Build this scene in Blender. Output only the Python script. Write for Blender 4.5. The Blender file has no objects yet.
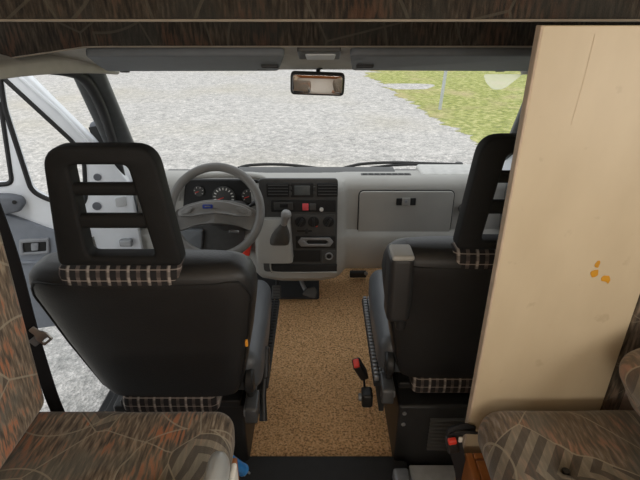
import bpy, bmesh, math, random
from mathutils import Vector, Matrix, noise
random.seed(4)
S = bpy.context.scene
COL = S.collection
V = Vector
PI = math.pi

# ------------------------------------------------------------------ camera
PITCH = math.radians(25.9)
CH = 1.5
cam = bpy.data.cameras.new('camera'); co = bpy.data.objects.new('camera', cam); COL.objects.link(co)
co.location = (0, 0, CH); co.rotation_euler = (PI/2-PITCH, 0, 0)
cam.sensor_width = 36; cam.lens = 27; cam.clip_start = 0.02; cam.clip_end = 300
S.camera = co
def ray(px, py):
    u = (240-py)/480
    return V(((px-320)/480, math.cos(PITCH)+u*math.sin(PITCH), -math.sin(PITCH)+u*math.cos(PITCH)))
def atY(px, py, Y):
    r = ray(px, py); return V((0, 0, CH)) + r*(Y/r.y)

# ------------------------------------------------------------------ materials
def newmat(name):
    m = bpy.data.materials.new(name); m.use_nodes = True
    return m, m.node_tree.nodes, m.node_tree.links, m.node_tree.nodes['Principled BSDF']
def plain(name, col, rough=.5, metal=0, var=.12, scale=30, bump=0, bscale=200, spec=.5):
    m, N, L, b = newmat(name)
    b.inputs['Roughness'].default_value = rough; b.inputs['Metallic'].default_value = metal
    b.inputs['Specular IOR Level'].default_value = spec
    tc = N.new('ShaderNodeTexCoord')
    n = N.new('ShaderNodeTexNoise'); n.inputs['Scale'].default_value = scale; n.inputs['Detail'].default_value = 4
    L.new(tc.outputs['Object'], n.inputs['Vector'])
    r = N.new('ShaderNodeValToRGB')
    r.color_ramp.elements[0].position = .3; r.color_ramp.elements[1].position = .7
    r.color_ramp.elements[0].color = tuple(c*(1-var) for c in col)+(1,)
    r.color_ramp.elements[1].color = tuple(min(1, c*(1+var)) for c in col)+(1,)
    L.new(n.outputs['Fac'], r.inputs['Fac']); L.new(r.outputs['Color'], b.inputs['Base Color'])
    if bump:
        n2 = N.new('ShaderNodeTexNoise'); n2.inputs['Scale'].default_value = bscale; n2.inputs['Detail'].default_value = 3
        L.new(tc.outputs['Object'], n2.inputs['Vector'])
        bp = N.new('ShaderNodeBump'); bp.inputs['Strength'].default_value = bump; bp.inputs['Distance'].default_value = .01
        L.new(n2.outputs['Fac'], bp.inputs['Height']); L.new(bp.outputs['Normal'], b.inputs['Normal'])
    return m
def math_node(N, L, op, a, b=None, c=None):
    n = N.new('ShaderNodeMath'); n.operation = op
    for i, x in enumerate((a, b, c)):
        if x is None: continue
        if isinstance(x, (int, float)): n.inputs[i].default_value = x
        else: L.new(x, n.inputs[i])
    return n.outputs[0]
def mixc(N, L, fac, a, b):
    n = N.new('ShaderNodeMix'); n.data_type = 'RGBA'
    if isinstance(fac, (int, float)): n.inputs[0].default_value = fac
    else: L.new(fac, n.inputs[0])
    for i, x in ((6, a), (7, b)):
        if isinstance(x, tuple): n.inputs[i].default_value = x+(1,)
        else: L.new(x, n.inputs[i])
    return n.outputs[2]

def fabric(name, ua, va, off=(0, 0), tone=1.0, scale=5.2, pale=(.42,.345,.255), rusty=1.0, dark=(.045,.032,.024), chev=.58):
    """woven upholstery: brushed streaks, chevron bands and thin arcs; ua / va pick the two surface axes"""
    m, N, L, b = newmat(name)
    b.inputs['Roughness'].default_value = .85; b.inputs['Specular IOR Level'].default_value = .2
    b.inputs['Sheen Weight'].default_value = .25; b.inputs['Sheen Roughness'].default_value = .5
    tc = N.new('ShaderNodeTexCoord'); sp = N.new('ShaderNodeSeparateXYZ'); L.new(tc.outputs['Object'], sp.inputs[0])
    u = math_node(N, L, 'ADD', sp.outputs[ua], off[0]); v = math_node(N, L, 'ADD', sp.outputs[va], off[1])
    cb = N.new('ShaderNodeCombineXYZ'); L.new(u, cb.inputs[0]); L.new(v, cb.inputs[1])
    uv = cb.outputs[0]
    # brushed streaks
    mp = N.new('ShaderNodeMapping'); mp.inputs['Rotation'].default_value = (0, 0, math.radians(32)); mp.inputs['Scale'].default_value = (140, 22, 1)
    L.new(uv, mp.inputs[0])
    st = N.new('ShaderNodeTexNoise'); st.inputs['Scale'].default_value = 1; st.inputs['Detail'].default_value = 3
    L.new(mp.outputs[0], st.inputs['Vector'])
    big = N.new('ShaderNodeTexNoise'); big.inputs['Scale'].default_value = 9; big.inputs['Detail'].default_value = 2; L.new(uv, big.inputs['Vector'])
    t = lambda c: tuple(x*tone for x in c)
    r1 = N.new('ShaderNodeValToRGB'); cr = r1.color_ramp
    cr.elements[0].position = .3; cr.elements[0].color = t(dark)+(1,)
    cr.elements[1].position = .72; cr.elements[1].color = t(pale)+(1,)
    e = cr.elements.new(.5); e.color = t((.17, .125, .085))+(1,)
    L.new(st.outputs['Fac'], r1.inputs['Fac'])
    # rust and grey-green brush patches
    s1 = math_node(N, L, 'MULTIPLY', st.outputs['Fac'], 1.1)
    rk = math_node(N, L, 'ADD', s1, big.outputs['Fac'])
    rust = N.new('ShaderNodeMapRange'); rust.inputs['From Min'].default_value = 1.12; rust.inputs['From Max'].default_value = 1.28; L.new(rk, rust.inputs[0])
    c1 = mixc(N, L, math_node(N, L, 'MULTIPLY', rust.outputs[0], rusty), r1.outputs['Color'], t((.40, .15, .07)))
    big2 = N.new('ShaderNodeTexNoise'); big2.inputs['Scale'].default_value = 6; 
    sh = N.new('ShaderNodeMapping'); sh.inputs['Location'].default_value = (7, 3, 0); L.new(uv, sh.inputs[0]); L.new(sh.outputs[0], big2.inputs['Vector'])
    gk = N.new('ShaderNodeMapRange'); gk.inputs['From Min'].default_value = .52; gk.inputs['From Max'].default_value = .64; L.new(big2.outputs['Fac'], gk.inputs[0])
    gg = math_node(N, L, 'MULTIPLY', gk.outputs[0], .6)
    c2 = mixc(N, L, gg, c1, t((.13, .13, .11)))
    # cells carrying chevron bands
    vo = N.new('ShaderNodeTexVoronoi'); vo.voronoi_dimensions = '2D'; vo.inputs['Scale'].default_value = scale; L.new(uv, vo.inputs['Vector'])
    sc = N.new('ShaderNodeSeparateColor'); L.new(vo.outputs['Color'], sc.inputs[0])
    lp = N.new('ShaderNodeVectorMath'); lp.operation = 'SUBTRACT'; L.new(uv, lp.inputs[0]); L.new(vo.outputs['Position'], lp.inputs[1])
    ls = N.new('ShaderNodeSeparateXYZ'); L.new(lp.outputs[0], ls.inputs[0])
    an = math_node(N, L, 'MULTIPLY', sc.outputs[1], 6.283); ca = math_node(N, L, 'COSINE', an); sa = math_node(N, L, 'SINE', an)
    rx = math_node(N, L, 'ADD', math_node(N, L, 'MULTIPLY', ls.outputs[0], ca), math_node(N, L, 'MULTIPLY', ls.outputs[1], sa))
    ry = math_node(N, L, 'SUBTRACT', math_node(N, L, 'MULTIPLY', ls.outputs[1], ca), math_node(N, L, 'MULTIPLY', ls.outputs[0], sa))
    ab = math_node(N, L, 'ABSOLUTE', math_node(N, L, 'ADD', rx, .02))
    ch = math_node(N, L, 'ADD', math_node(N, L, 'MULTIPLY', ab, .8), ry)
    fr = math_node(N, L, 'FRACT', math_node(N, L, 'MULTIPLY', ch, 22))
    band = math_node(N, L, 'GREATER_THAN', fr, .5)
    on = math_node(N, L, 'GREATER_THAN', sc.outputs[0], chev)
    bm_ = math_node(N, L, 'MULTIPLY', math_node(N, L, 'MULTIPLY', band, on), .8)
    c3 = mixc(N, L, bm_, c2, t((.085, .072, .058)))
    on2 = math_node(N, L, 'MULTIPLY', math_node(N, L, 'MULTIPLY', math_node(N, L, 'SUBTRACT', 1, band), on), .55)
    c4 = mixc(N, L, on2, c3, t((.27, .24, .185)))
    # thin arcs
    vc = N.new('ShaderNodeTexVoronoi'); vc.voronoi_dimensions = '2D'; vc.inputs['Scale'].default_value = scale*.62; L.new(sh.outputs[0], vc.inputs['Vector'])
    d = math_node(N, L, 'ABSOLUTE', math_node(N, L, 'SUBTRACT', vc.outputs['Distance'], .42))
    arc = math_node(N, L, 'LESS_THAN', d, .006)
    vd = N.new('ShaderNodeTexVoronoi'); vd.voronoi_dimensions = '2D'; vd.feature = 'DISTANCE_TO_EDGE'; vd.inputs['Scale'].default_value = scale; L.new(uv, vd.inputs['Vector'])
    edge = math_node(N, L, 'LESS_THAN', vd.outputs['Distance'], .008)
    ln = math_node(N, L, 'MULTIPLY', math_node(N, L, 'MAXIMUM', arc, edge), .7)
    c5 = mixc(N, L, ln, c4, t((.36, .31, .23)))
    L.new(c5, b.inputs['Base Color'])
    w = N.new('ShaderNodeTexNoise'); w.inputs['Scale'].default_value = 350; L.new(tc.outputs['Object'], w.inputs['Vector'])
    bp = N.new('ShaderNodeBump'); bp.inputs['Strength'].default_value = .25; bp.inputs['Distance'].default_value = .004
    L.new(w.outputs['Fac'], bp.inputs['Height']); L.new(bp.outputs['Normal'], b.inputs['Normal'])
    return m

def plaid(name):
    m, N, L, b = newmat(name); b.inputs['Roughness'].default_value = .9
    tc = N.new('ShaderNodeTexCoord'); sp = N.new('ShaderNodeSeparateXYZ'); L.new(tc.outputs['Object'], sp.inputs[0])
    def bars(ax, k, lo, hi):
        f = math_node(N, L, 'FRACT', math_node(N, L, 'MULTIPLY', math_node(N, L, 'ADD', sp.outputs[ax], 5), k))
        return math_node(N, L, 'MULTIPLY', math_node(N, L, 'GREATER_THAN', f, lo), math_node(N, L, 'LESS_THAN', f, hi))
    a = mixc(N, L, math_node(N, L, 'MULTIPLY', bars(0, 40, .45, .85), .62), (.018, .016, .016), (.20, .155, .135))
    a = mixc(N, L, math_node(N, L, 'MULTIPLY', bars(0, 20, .78, .90), .7), a, (.48, .43, .38))
    a = mixc(N, L, math_node(N, L, 'MULTIPLY', bars(2, 36, .3, .75), .45), a, (.02, .018, .02))
    a = mixc(N, L, math_node(N, L, 'MULTIPLY', bars(2, 36, .9, 1.0), .6), a, (.42, .36, .32))
    L.new(a, b.inputs['Base Color'])
    return m

def glass(name, tint=(1, 1, 1)):
    m = bpy.data.materials.new(name); m.use_nodes = True; N, L = m.node_tree.nodes, m.node_tree.links
    N.clear(); o = N.new('ShaderNodeOutputMaterial'); t = N.new('ShaderNodeBsdfTransparent'); t.inputs[0].default_value = tint+(1,)
    g = N.new('ShaderNodeBsdfGlossy'); g.inputs['Roughness'].default_value = .02
    lw = N.new('ShaderNodeLayerWeight'); lw.inputs[0].default_value = .5
    f = N.new('ShaderNodeMath'); f.operation = 'MULTIPLY_ADD'; f.inputs[1].default_value = .35; f.inputs[2].default_value = .015
    pw = N.new('ShaderNodeMath'); pw.operation = 'POWER'; pw.inputs[1].default_value = 5; L.new(lw.outputs['Facing'], pw.inputs[0]); L.new(pw.outputs[0], f.inputs[0])
    mx = N.new('ShaderNodeMixShader'); L.new(f.outputs[0], mx.inputs[0]); L.new(t.outputs[0], mx.inputs[1]); L.new(g.outputs[0], mx.inputs[2]); L.new(mx.outputs[0], o.inputs[0])
    return m

def gravel_mat():
    m, N, L, b = newmat('gravel'); b.inputs['Roughness'].default_value = .95
    tc = N.new('ShaderNodeTexCoord')
    n1 = N.new('ShaderNodeTexNoise'); n1.inputs['Scale'].default_value = 30; n1.inputs['Detail'].default_value = 8; n1.inputs['Roughness'].default_value = .75
    n2 = N.new('ShaderNodeTexNoise'); n2.inputs['Scale'].default_value = .28; n2.inputs['Detail'].default_value = 5
    vo = N.new('ShaderNodeTexVoronoi'); vo.inputs['Scale'].default_value = 55
    for n in (n1, n2, vo): L.new(tc.outputs['Object'], n.inputs['Vector'])
    r = N.new('ShaderNodeValToRGB'); r.color_ramp.elements[0].position = .38; r.color_ramp.elements[0].color = (.24, .235, .22, 1)
    r.color_ramp.elements[1].position = .60; r.color_ramp.elements[1].color = (.90, .855, .81, 1)
    n3 = N.new('ShaderNodeTexNoise'); n3.inputs['Scale'].default_value = 9; n3.inputs['Detail'].default_value = 8; n3.inputs['Roughness'].default_value = .8; L.new(tc.outputs['Object'], n3.inputs['Vector'])
    L.new(math_node(N, L, 'ADD', math_node(N, L, 'MULTIPLY', n1.outputs['Fac'], .35), math_node(N, L, 'MULTIPLY', n3.outputs['Fac'], .65)), r.inputs['Fac'])
    sc = N.new('ShaderNodeSeparateColor'); L.new(vo.outputs['Color'], sc.inputs[0])
    c = mixc(N, L, math_node(N, L, 'MULTIPLY', sc.outputs[0], .45), r.outputs['Color'], (.3, .3, .29))
    k = N.new('ShaderNodeMapRange'); k.inputs['From Min'].default_value = .48; k.inputs['From Max'].default_value = .68; L.new(n2.outputs['Fac'], k.inputs[0])
    c = mixc(N, L, math_node(N, L, 'MULTIPLY', k.outputs[0], .45), c, (.52, .47, .36))
    L.new(c, b.inputs['Base Color'])
    bp = N.new('ShaderNodeBump'); bp.inputs['Strength'].default_value = .5; bp.inputs['Distance'].default_value = .03
    L.new(vo.outputs['Distance'], bp.inputs['Height']); L.new(bp.outputs['Normal'], b.inputs['Normal'])
    return m
def lawn_mat():
    m, N, L, b = newmat('lawn'); b.inputs['Roughness'].default_value = .9
    tc = N.new('ShaderNodeTexCoord')
    n1 = N.new('ShaderNodeTexNoise'); n1.inputs['Scale'].default_value = 8; n1.inputs['Detail'].default_value = 7; n1.inputs['Roughness'].default_value = .75
    n2 = N.new('ShaderNodeTexNoise'); n2.inputs['Scale'].default_value = 1.1; n2.inputs['Detail'].default_value = 6
    for n in (n1, n2): L.new(tc.outputs['Object'], n.inputs['Vector'])
    r = N.new('ShaderNodeValToRGB'); cr = r.color_ramp
    cr.elements[0].position = .3; cr.elements[0].color = (.10, .12, .03, 1)
    cr.elements[1].position = .7; cr.elements[1].color = (.74, .66, .34, 1)
    e = cr.elements.new(.5); e.color = (.33, .36, .085, 1)
    L.new(n1.outputs['Fac'], r.inputs['Fac'])
    k = N.new('ShaderNodeMapRange'); k.inputs['From Min'].default_value = .5; k.inputs['From Max'].default_value = .72; L.new(n2.outputs['Fac'], k.inputs[0])
    c = mixc(N, L, math_node(N, L, 'MULTIPLY', k.outputs[0], .7), r.outputs['Color'], (.50, .40, .22))
    L.new(c, b.inputs['Base Color'])
    bp = N.new('ShaderNodeBump'); bp.inputs['Strength'].default_value = .6; bp.inputs['Distance'].default_value = .05
    L.new(n1.outputs['Fac'], bp.inputs['Height']); L.new(bp.outputs['Normal'], b.inputs['Normal'])
    return m
def coir_mat():
    m, N, L, b = newmat('coir'); b.inputs['Roughness'].default_value = 1; b.inputs['Specular IOR Level'].default_value = .1
    tc = N.new('ShaderNodeTexCoord')
    n1 = N.new('ShaderNodeTexNoise'); n1.inputs['Scale'].default_value = 125; n1.inputs['Detail'].default_value = 4; n1.inputs['Roughness'].default_value = .7
    n2 = N.new('ShaderNodeTexNoise'); n2.inputs['Scale'].default_value = 7
    for n in (n1, n2): L.new(tc.outputs['Object'], n.inputs['Vector'])
    r = N.new('ShaderNodeValToRGB'); cr = r.color_ramp
    cr.elements[0].position = .34; cr.elements[0].color = (.11, .05, .022, 1)
    cr.elements[1].position = .66; cr.elements[1].color = (1.0, .74, .44, 1)
    e = cr.elements.new(.5); e.color = (.82, .47, .22, 1)
    L.new(n1.outputs['Fac'], r.inputs['Fac'])
    c = mixc(N, L, math_node(N, L, 'MULTIPLY', n2.outputs['Fac'], .35), r.outputs['Color'], (.62, .36, .17))
    L.new(c, b.inputs['Base Color'])
    bp = N.new('ShaderNodeBump'); bp.inputs['Strength'].default_value = .8; bp.inputs['Distance'].default_value = .01
    L.new(n1.outputs['Fac'], bp.inputs['Height']); L.new(bp.outputs['Normal'], b.inputs['Normal'])
    return m
def board_mat():
    m, N, L, b = newmat('cream_board'); b.inputs['Roughness'].default_value = .45
    tc = N.new('ShaderNodeTexCoord'); mp = N.new('ShaderNodeMapping'); mp.inputs['Scale'].default_value = (3, 3, 1.2); L.new(tc.outputs['Object'], mp.inputs[0])
    n = N.new('ShaderNodeTexNoise'); n.inputs['Scale'].default_value = 3; n.inputs['Detail'].default_value = 5; L.new(mp.outputs[0], n.inputs['Vector'])
    r = N.new('ShaderNodeValToRGB'); r.color_ramp.elements[0].position = .3; r.color_ramp.elements[0].color = (.52, .42, .28, 1)
    r.color_ramp.elements[1].position = .7; r.color_ramp.elements[1].color = (.60, .495, .34, 1); L.new(n.outputs['Fac'], r.inputs['Fac'])
    n2 = N.new('ShaderNodeTexNoise'); n2.inputs['Scale'].default_value = 22; n2.inputs['Detail'].default_value = 6; L.new(tc.outputs['Object'], n2.inputs['Vector'])
    k = N.new('ShaderNodeMapRange'); k.inputs['From Min'].default_value = .66; k.inputs['From Max'].default_value = .74; L.new(n2.outputs['Fac'], k.inputs[0])
    c = mixc(N, L, math_node(N, L, 'MULTIPLY', k.outputs[0], .35), r.outputs['Color'], (.34, .25, .15))
    L.new(c, b.inputs['Base Color'])
    return m

M = {
 'gravel': gravel_mat(), 'lawn': lawn_mat(), 'coir': coir_mat(), 'board': board_mat(), 'plaid': plaid('tartan'),
 'fab_seat': fabric('upholstery', 0, 1), 'fab_back': fabric('upholstery_back', 1, 2, (.31, .03), 1.3, 3.8),
 'fab_right': fabric('upholstery_faded', 0, 1, (.87, .55), 1.0, 5.2, (.31, .27, .235), .5, (.085, .07, .06), .60),
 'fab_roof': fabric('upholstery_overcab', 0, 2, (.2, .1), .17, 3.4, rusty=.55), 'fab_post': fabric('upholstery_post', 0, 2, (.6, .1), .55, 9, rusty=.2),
 'leather': plain('black_leather', (.018, .0172, .017), .45, var=.15, scale=8, bump=.12, bscale=260),
 'leather_grey': plain('grey_leather', (.085, .092, .10), .4, var=.1, scale=8, bump=.1, bscale=240),
 'black': plain('black_plastic', (.018, .018, .018), .45, bump=.05),
 'foam': plain('black_headrest', (.012, .012, .0122), .7, bump=.08, bscale=300, spec=.25),
 'rubber': plain('black_rubber', (.022, .022, .022), .75),
 'piping': plain('dark_piping', (.008, .008, .008), .6),
 'dash': plain('grey_dash', (.37, .362, .335), .5, var=.06, scale=6, bump=.1, bscale=420),
 'dash_dark': plain('charcoal_dash', (.060, .060, .058), .5, bump=.06, bscale=300),
 'recess': plain('dark_recess', (.012, .012, .012), .7),
 'wheel': plain('grey_wheel', (.17, .165, .155), .4, var=.06, bump=.06, bscale=400),
 'skylit_dash': plain('skylit_dash', (.55, .545, .52), .5), 'boot': plain('gear_boot', (.07, .066, .06), .6),  # first is a paler copy of the dash grey, sky light in its colour
 'knob': plain('grey_knob', (.26, .26, .255), .35),
 'header': plain('header_trim', (.42, .40, .36), .7, var=.05, bump=.1, bscale=300),
 'visor': plain('visor_vinyl', (.13, .14, .15), .6, var=.05),
 'pillar': plain('pillar_trim', (.06, .066, .068), .55),
 'seal': plain('door_seal', (.012, .012, .013), .6),
 'white': plain('white_paint', (.80, .83, .87), .3, var=.02),
 'door_grey': plain('door_trim', (.20, .22, .255), .55, var=.05, bump=.05),
 'plug': plain('grey_plug', (.12, .13, .15), .6),
 'metal': plain('steel', (.55, .55, .55), .3, metal=.9, var=.05),
 'dull': plain('dull_metal', (.30, .31, .32), .45, metal=.5),
 'light_grey': plain('pale_grey_plastic', (.50, .51, .52), .35, var=.04),
 'red': plain('red_plastic', (.75, .05, .03), .4),
 'pink': plain('red_switch', (.80, .10, .12), .4),
 'blue': plain('blue_plug', (.02, .22, .60), .4),
 'badge': plain('blue_badge', (.015, .035, .22), .25),
 'offwhite': plain('offwhite', (.75, .73, .68), .45),
 'display': plain('display', (.10, .11, .11), .2),
 'mirror': plain('mirror_glass', (.75, .75, .75), .03, metal=1, var=0),
 'wood': plain('orange_wood', (.36, .13, .035), .4, var=.2, scale=12),
 'edge': plain('board_edge', (.50, .39, .29), .6, var=.15),
 'yellow': plain('ochre_spot', (.58, .27, .01), .6),
 'wall': plain('pinkish_wall', (.60, .48, .42), .75, var=.06, bump=.3, bscale=120),
 'inner': plain('cream_wall', (.68, .60, .49), .7, var=.04),
 'floor_l': plain('pale_floor', (.46, .46, .45), .5),
 'orange': plain('orange_tag', (.8, .33, .03), .5),
 'webbing': plain('webbing', (.010, .010, .012), .7),
 'trimline': plain('pale_piping', (.26, .225, .18), .6),
 'galv': plain('galvanised', (.50, .53, .54), .5, metal=.3),
 'reflection': None, 'scratch': plain('scratch', (.56, .45, .31), .5), 'bezel': plain('door_bezel', (.24, .25, .27), .5), 'mid_grey': plain('grey_plastic', (.33, .34, .335), .3, var=.04), 'galv_dark': plain('dark_metal', (.10, .105, .11), .4, metal=.4),
 'glass': glass('window_glass'),
}
def reflection_mat():  # windscreen reflection put into a pale see-through colour
    m = bpy.data.materials.new('painted_reflection'); m.use_nodes = True; N, L = m.node_tree.nodes, m.node_tree.links
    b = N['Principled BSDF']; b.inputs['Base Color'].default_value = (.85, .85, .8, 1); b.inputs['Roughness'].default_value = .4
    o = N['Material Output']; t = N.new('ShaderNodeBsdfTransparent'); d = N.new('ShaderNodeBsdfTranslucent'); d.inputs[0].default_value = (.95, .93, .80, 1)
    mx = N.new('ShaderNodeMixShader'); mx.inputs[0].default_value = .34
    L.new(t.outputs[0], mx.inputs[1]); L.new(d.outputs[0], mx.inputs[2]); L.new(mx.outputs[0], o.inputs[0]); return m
M['reflection'] = reflection_mat()

# ------------------------------------------------------------------ object helpers
def wloc(o):
    p = V((0, 0, 0))
    while o: p = p + o.location; o = o.parent
    return p
def link(name, bm, mat, parent=None, smooth=True, loc=None):
    """verts of bm are in world space; the object's origin goes to loc (or the parent's origin)"""
    me = bpy.data.meshes.new(name)
    bmesh.ops.recalc_face_normals(bm, faces=bm.faces)
    base = wloc(parent) if parent else V((0, 0, 0))
    org = V(loc) if loc is not None else base
    for v in bm.verts: v.co -= org
    bm.to_mesh(me); bm.free()
    if isinstance(mat, str): mat = M[mat]
    me.materials.append(mat)
    if smooth:
        for p in me.polygons: p.use_smooth = True
        me.set_sharp_from_angle(angle=math.radians(38))
    o = bpy.data.objects.new(name, me); COL.objects.link(o)
    if parent: o.parent = parent
    o.location = org-base
    return o
def tag(o, label=None, cat=None, group=None, kind=None):
    for k, v in (('label', label), ('category', cat), ('group', group), ('kind', kind)):
        if v: o[k] = v
    return o
def thing(name, label, cat, loc, group=None):
    o = bpy.data.objects.new(name, None); o.empty_display_size = .05; COL.objects.link(o); o.location = loc
    return tag(o, label, cat, group)
def struct(name, bm, mat, parent=None, label=None, smooth=True):
    o = link(name, bm, mat, parent, smooth)
    if not parent: o['kind'] = 'structure'
    if label: o['label'] = label
    return o
def rbox(c, size, r=.01, seg=3, sub=0, rot=None, deform=None, bm=None):
    """box with rounded edges; sub adds inner grid lines; deform moves local verts"""
    bm = bm or bmesh.new(); h = V(size)/2; r = min(r, min(h)*.999); mp = {}
    def axis(k):
        a = h[k]; lo = [-a + r*(1-math.tan(PI/4*(1-i/seg))) if r > 0 else -a for i in range(seg+1)] if r > 0 else [-a]
        inner = [(-a+r)+(2*(a-r))*i/(sub+1) for i in range(1, sub+1)]
        return lo+inner+[-x for x in reversed(lo)]
    ax = [axis(0), axis(1), axis(2)]
    R = rot.to_matrix() if rot is not None and hasattr(rot, 'to_matrix') else (rot or Matrix.Identity(3))
    cc = V(c)
    def vert(p):
        q = V((max(-h[i]+r, min(h[i]-r, p[i])) for i in range(3))); d = p-q
        s = q+d.normalized()*r if d.length > 1e-9 else q
        key = tuple(round(x, 6) for x in s)
        if key not in mp:
            t = deform(s.copy()) if deform else s
            mp[key] = bm.verts.new(cc+R@t)
        return mp[key]
    for k in range(3):
        i, j = (k+1) % 3, (k+2) % 3
        for sg in (-1, 1):
            for a in range(len(ax[i])-1):
                for b in range(len(ax[j])-1):
                    vs = []
                    for (x, y) in ((a, b), (a+1, b), (a+1, b+1), (a, b+1)):
                        p = V((0, 0, 0)); p[k] = sg*h[k]; p[i] = ax[i][x]; p[j] = ax[j][y]
                        vv = vert(p)
                        if vv not in vs: vs.append(vv)
                    if len(vs) >= 3:
                        try: bm.faces.new(vs)
                        except ValueError: pass
    return bm
def tube(pts, r, n=10, bm=None, closed=False, flat=None):
    """swept round (or flat=(w,t) strap) section along points; r may be a list"""
    bm = bm or bmesh.new(); pts = [V(p) for p in pts]; K = len(pts); rings = []
    up = None
    for i, p in enumerate(pts):
        if closed: t = (pts[(i+1) % K]-pts[i-1]).normalized()
        else: t = (pts[min(i+1, K-1)]-pts[max(i-1, 0)]).normalized()
        if up is None: up = V((0, 0, 1)) if abs(t.z) < .9 else V((1, 0, 0))
        s = t.cross(up)
        if s.length < 1e-6: s = t.cross(V((1, 0, 0)))
        s.normalize(); u2 = s.cross(t).normalized(); up = u2
        rr = r[i] if isinstance(r, (list, tuple)) else r
        rings.append([bm.verts.new(p+(s*math.cos(2*PI*k/n)+u2*math.sin(2*PI*k/n))*rr) for k in range(n)])
    for i in range(K if closed else K-1):
        a, b = rings[i], rings[(i+1) % K]
        for k in range(n): bm.faces.new((a[k], a[(k+1) % n], b[(k+1) % n], b[k]))
    if not closed:
        bm.faces.new(rings[0]); bm.faces.new(rings[-1])
    return bm
def smoothpts(pts, n=6):
    """Catmull-Rom through points"""
    pts = [V(p) for p in pts]; out = []
    for i in range(len(pts)-1):
        p0, p1, p2, p3 = pts[max(i-1, 0)], pts[i], pts[i+1], pts[min(i+2, len(pts)-1)]
        for k in range(n):
            t = k/n
            out.append(.5*((2*p1)+(p2-p0)*t+(2*p0-5*p1+4*p2-p3)*t*t+(3*p1-p0-3*p2+p3)*t**3))
    return out+[pts[-1]]
def ribbon(pts, wdir, w, t, bm=None):
    """strap with width along wdir"""
    bm = bm or bmesh.new(); pts = [V(p) for p in pts]; rings = []
    wd = V(wdir).normalized()
    for i, p in enumerate(pts):
        tg = (pts[min(i+1, len(pts)-1)]-pts[max(i-1, 0)]).normalized(); nn = tg.cross(wd).normalized()
        rings.append([bm.verts.new(p+wd*a*w/2+nn*b*t/2) for a, b in ((-1, -1), (1, -1), (1, 1), (-1, 1))])
    for a, b in zip(rings, rings[1:]):
        for k in range(4): bm.faces.new((a[k], a[(k+1) % 4], b[(k+1) % 4], b[k]))
    bm.faces.new(rings[0]); bm.faces.new(rings[-1]); return bm
def loft(rings, bm=None, cap=True):
    bm = bm or bmesh.new(); R = [[bm.verts.new(p) for p in r] for r in rings]; n = len(R[0])
    for a, b in zip(R, R[1:]):
        for k in range(n): bm.faces.new((a[k], a[(k+1) % n], b[(k+1) % n], b[k]))
    if cap: bm.faces.new(R[0]); bm.faces.new(R[-1])
    return bm
def sring(c, hx, hy, e=4, n=40, ax=(1, 0, 0), ay=(0, 1, 0)):
    c, ax, ay = V(c), V(ax), V(ay); o = []
    for k in range(n):
        t = 2*PI*k/n; ct, st = math.cos(t), math.sin(t)
        o.append(c+ax*hx*math.copysign(abs(ct)**(2/e), ct)+ay*hy*math.copysign(abs(st)**(2/e), st))
    return o
def rpoly(pts, r=.01, n=4):
    """round the corners of a 2-D polygon; r may be per-corner"""
    out = []; K = len(pts)
    for i in range(K):
        p, a, b = V(pts[i]), V(pts[i-1]), V(pts[(i+1) % K]); rr = r[i] if isinstance(r, (list, tuple)) else r
        da, db = (a-p), (b-p); q = min(rr, da.length*.48, db.length*.48)
        if q < 1e-6: out.append(p); continue
        s, e = p+da.normalized()*q, p+db.normalized()*q
        for k in range(n+1):
            t = k/n; out.append(s*(1-t)**2+p*2*t*(1-t)+e*t*t)
    return out
def prism(outline, holes, depth, bevel=.004, mat4=None):
    """flat outline with holes, given depth and rounded edges; z of the outline frame is the depth direction, centred"""
    cu = bpy.data.curves.new('tmp', 'CURVE'); cu.dimensions = '2D'; cu.fill_mode = 'BOTH'
    cu.extrude = max(depth/2-bevel, 0); cu.bevel_depth = bevel; cu.bevel_resolution = 2; cu.offset = -bevel
    for lp in [outline]+list(holes):
        s = cu.splines.new('POLY'); s.points.add(len(lp)-1); s.use_cyclic_u = True
        for q, p in zip(s.points, lp): q.co = (p[0], p[1], 0, 1)
    ob = bpy.data.objects.new('tmp', cu); COL.objects.link(ob)
    me = bpy.data.meshes.new_from_object(ob); bm = bmesh.new(); bm.from_mesh(me)
    bpy.data.objects.remove(ob); bpy.data.curves.remove(cu); bpy.data.meshes.remove(me)
    bmesh.ops.remove_doubles(bm, verts=bm.verts, dist=1e-5)
    if mat4 is not None: bm.transform(mat4)
    return bm
def frame(o, ax, ay, az=None):
    ax, ay = V(ax).normalized(), V(ay).normalized(); az = V(az).normalized() if az else ax.cross(ay)
    m = Matrix.Identity(4)
    for i in range(3): m[i][0], m[i][1], m[i][2], m[i][3] = ax[i], ay[i], az[i], o[i]
    return m
def disc(c, axis, r, d, n=24, bevel=.15, bm=None):
    """short cylinder with rounded rim"""
    bm = bm or bmesh.new(); c, axis = V(c), V(axis).normalized(); s = axis.orthogonal().normalized(); t = axis.cross(s); b = min(bevel*r, d*.4)
    prof = [(r-b, 0), (r, b), (r, d-b), (r-b, d)]
    rings = [[bm.verts.new(c+axis*z+(s*math.cos(2*PI*k/n)+t*math.sin(2*PI*k/n))*q) for k in range(n)] for q, z in prof]
    for a, e in zip(rings, rings[1:]):
        for k in range(n): bm.faces.new((a[k], a[(k+1) % n], e[(k+1) % n], e[k]))
    bm.faces.new(rings[0]); bm.faces.new(rings[-1]); return bm
XZ = lambda o: frame(o, (1, 0, 0), (0, 0, 1), (0, -1, 0))      # local x->X, y->Z, depth->-Y
def rect(x0, z0, x1, z1): return [(x0, z0), (x1, z0), (x1, z1), (x0, z1)]
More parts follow.
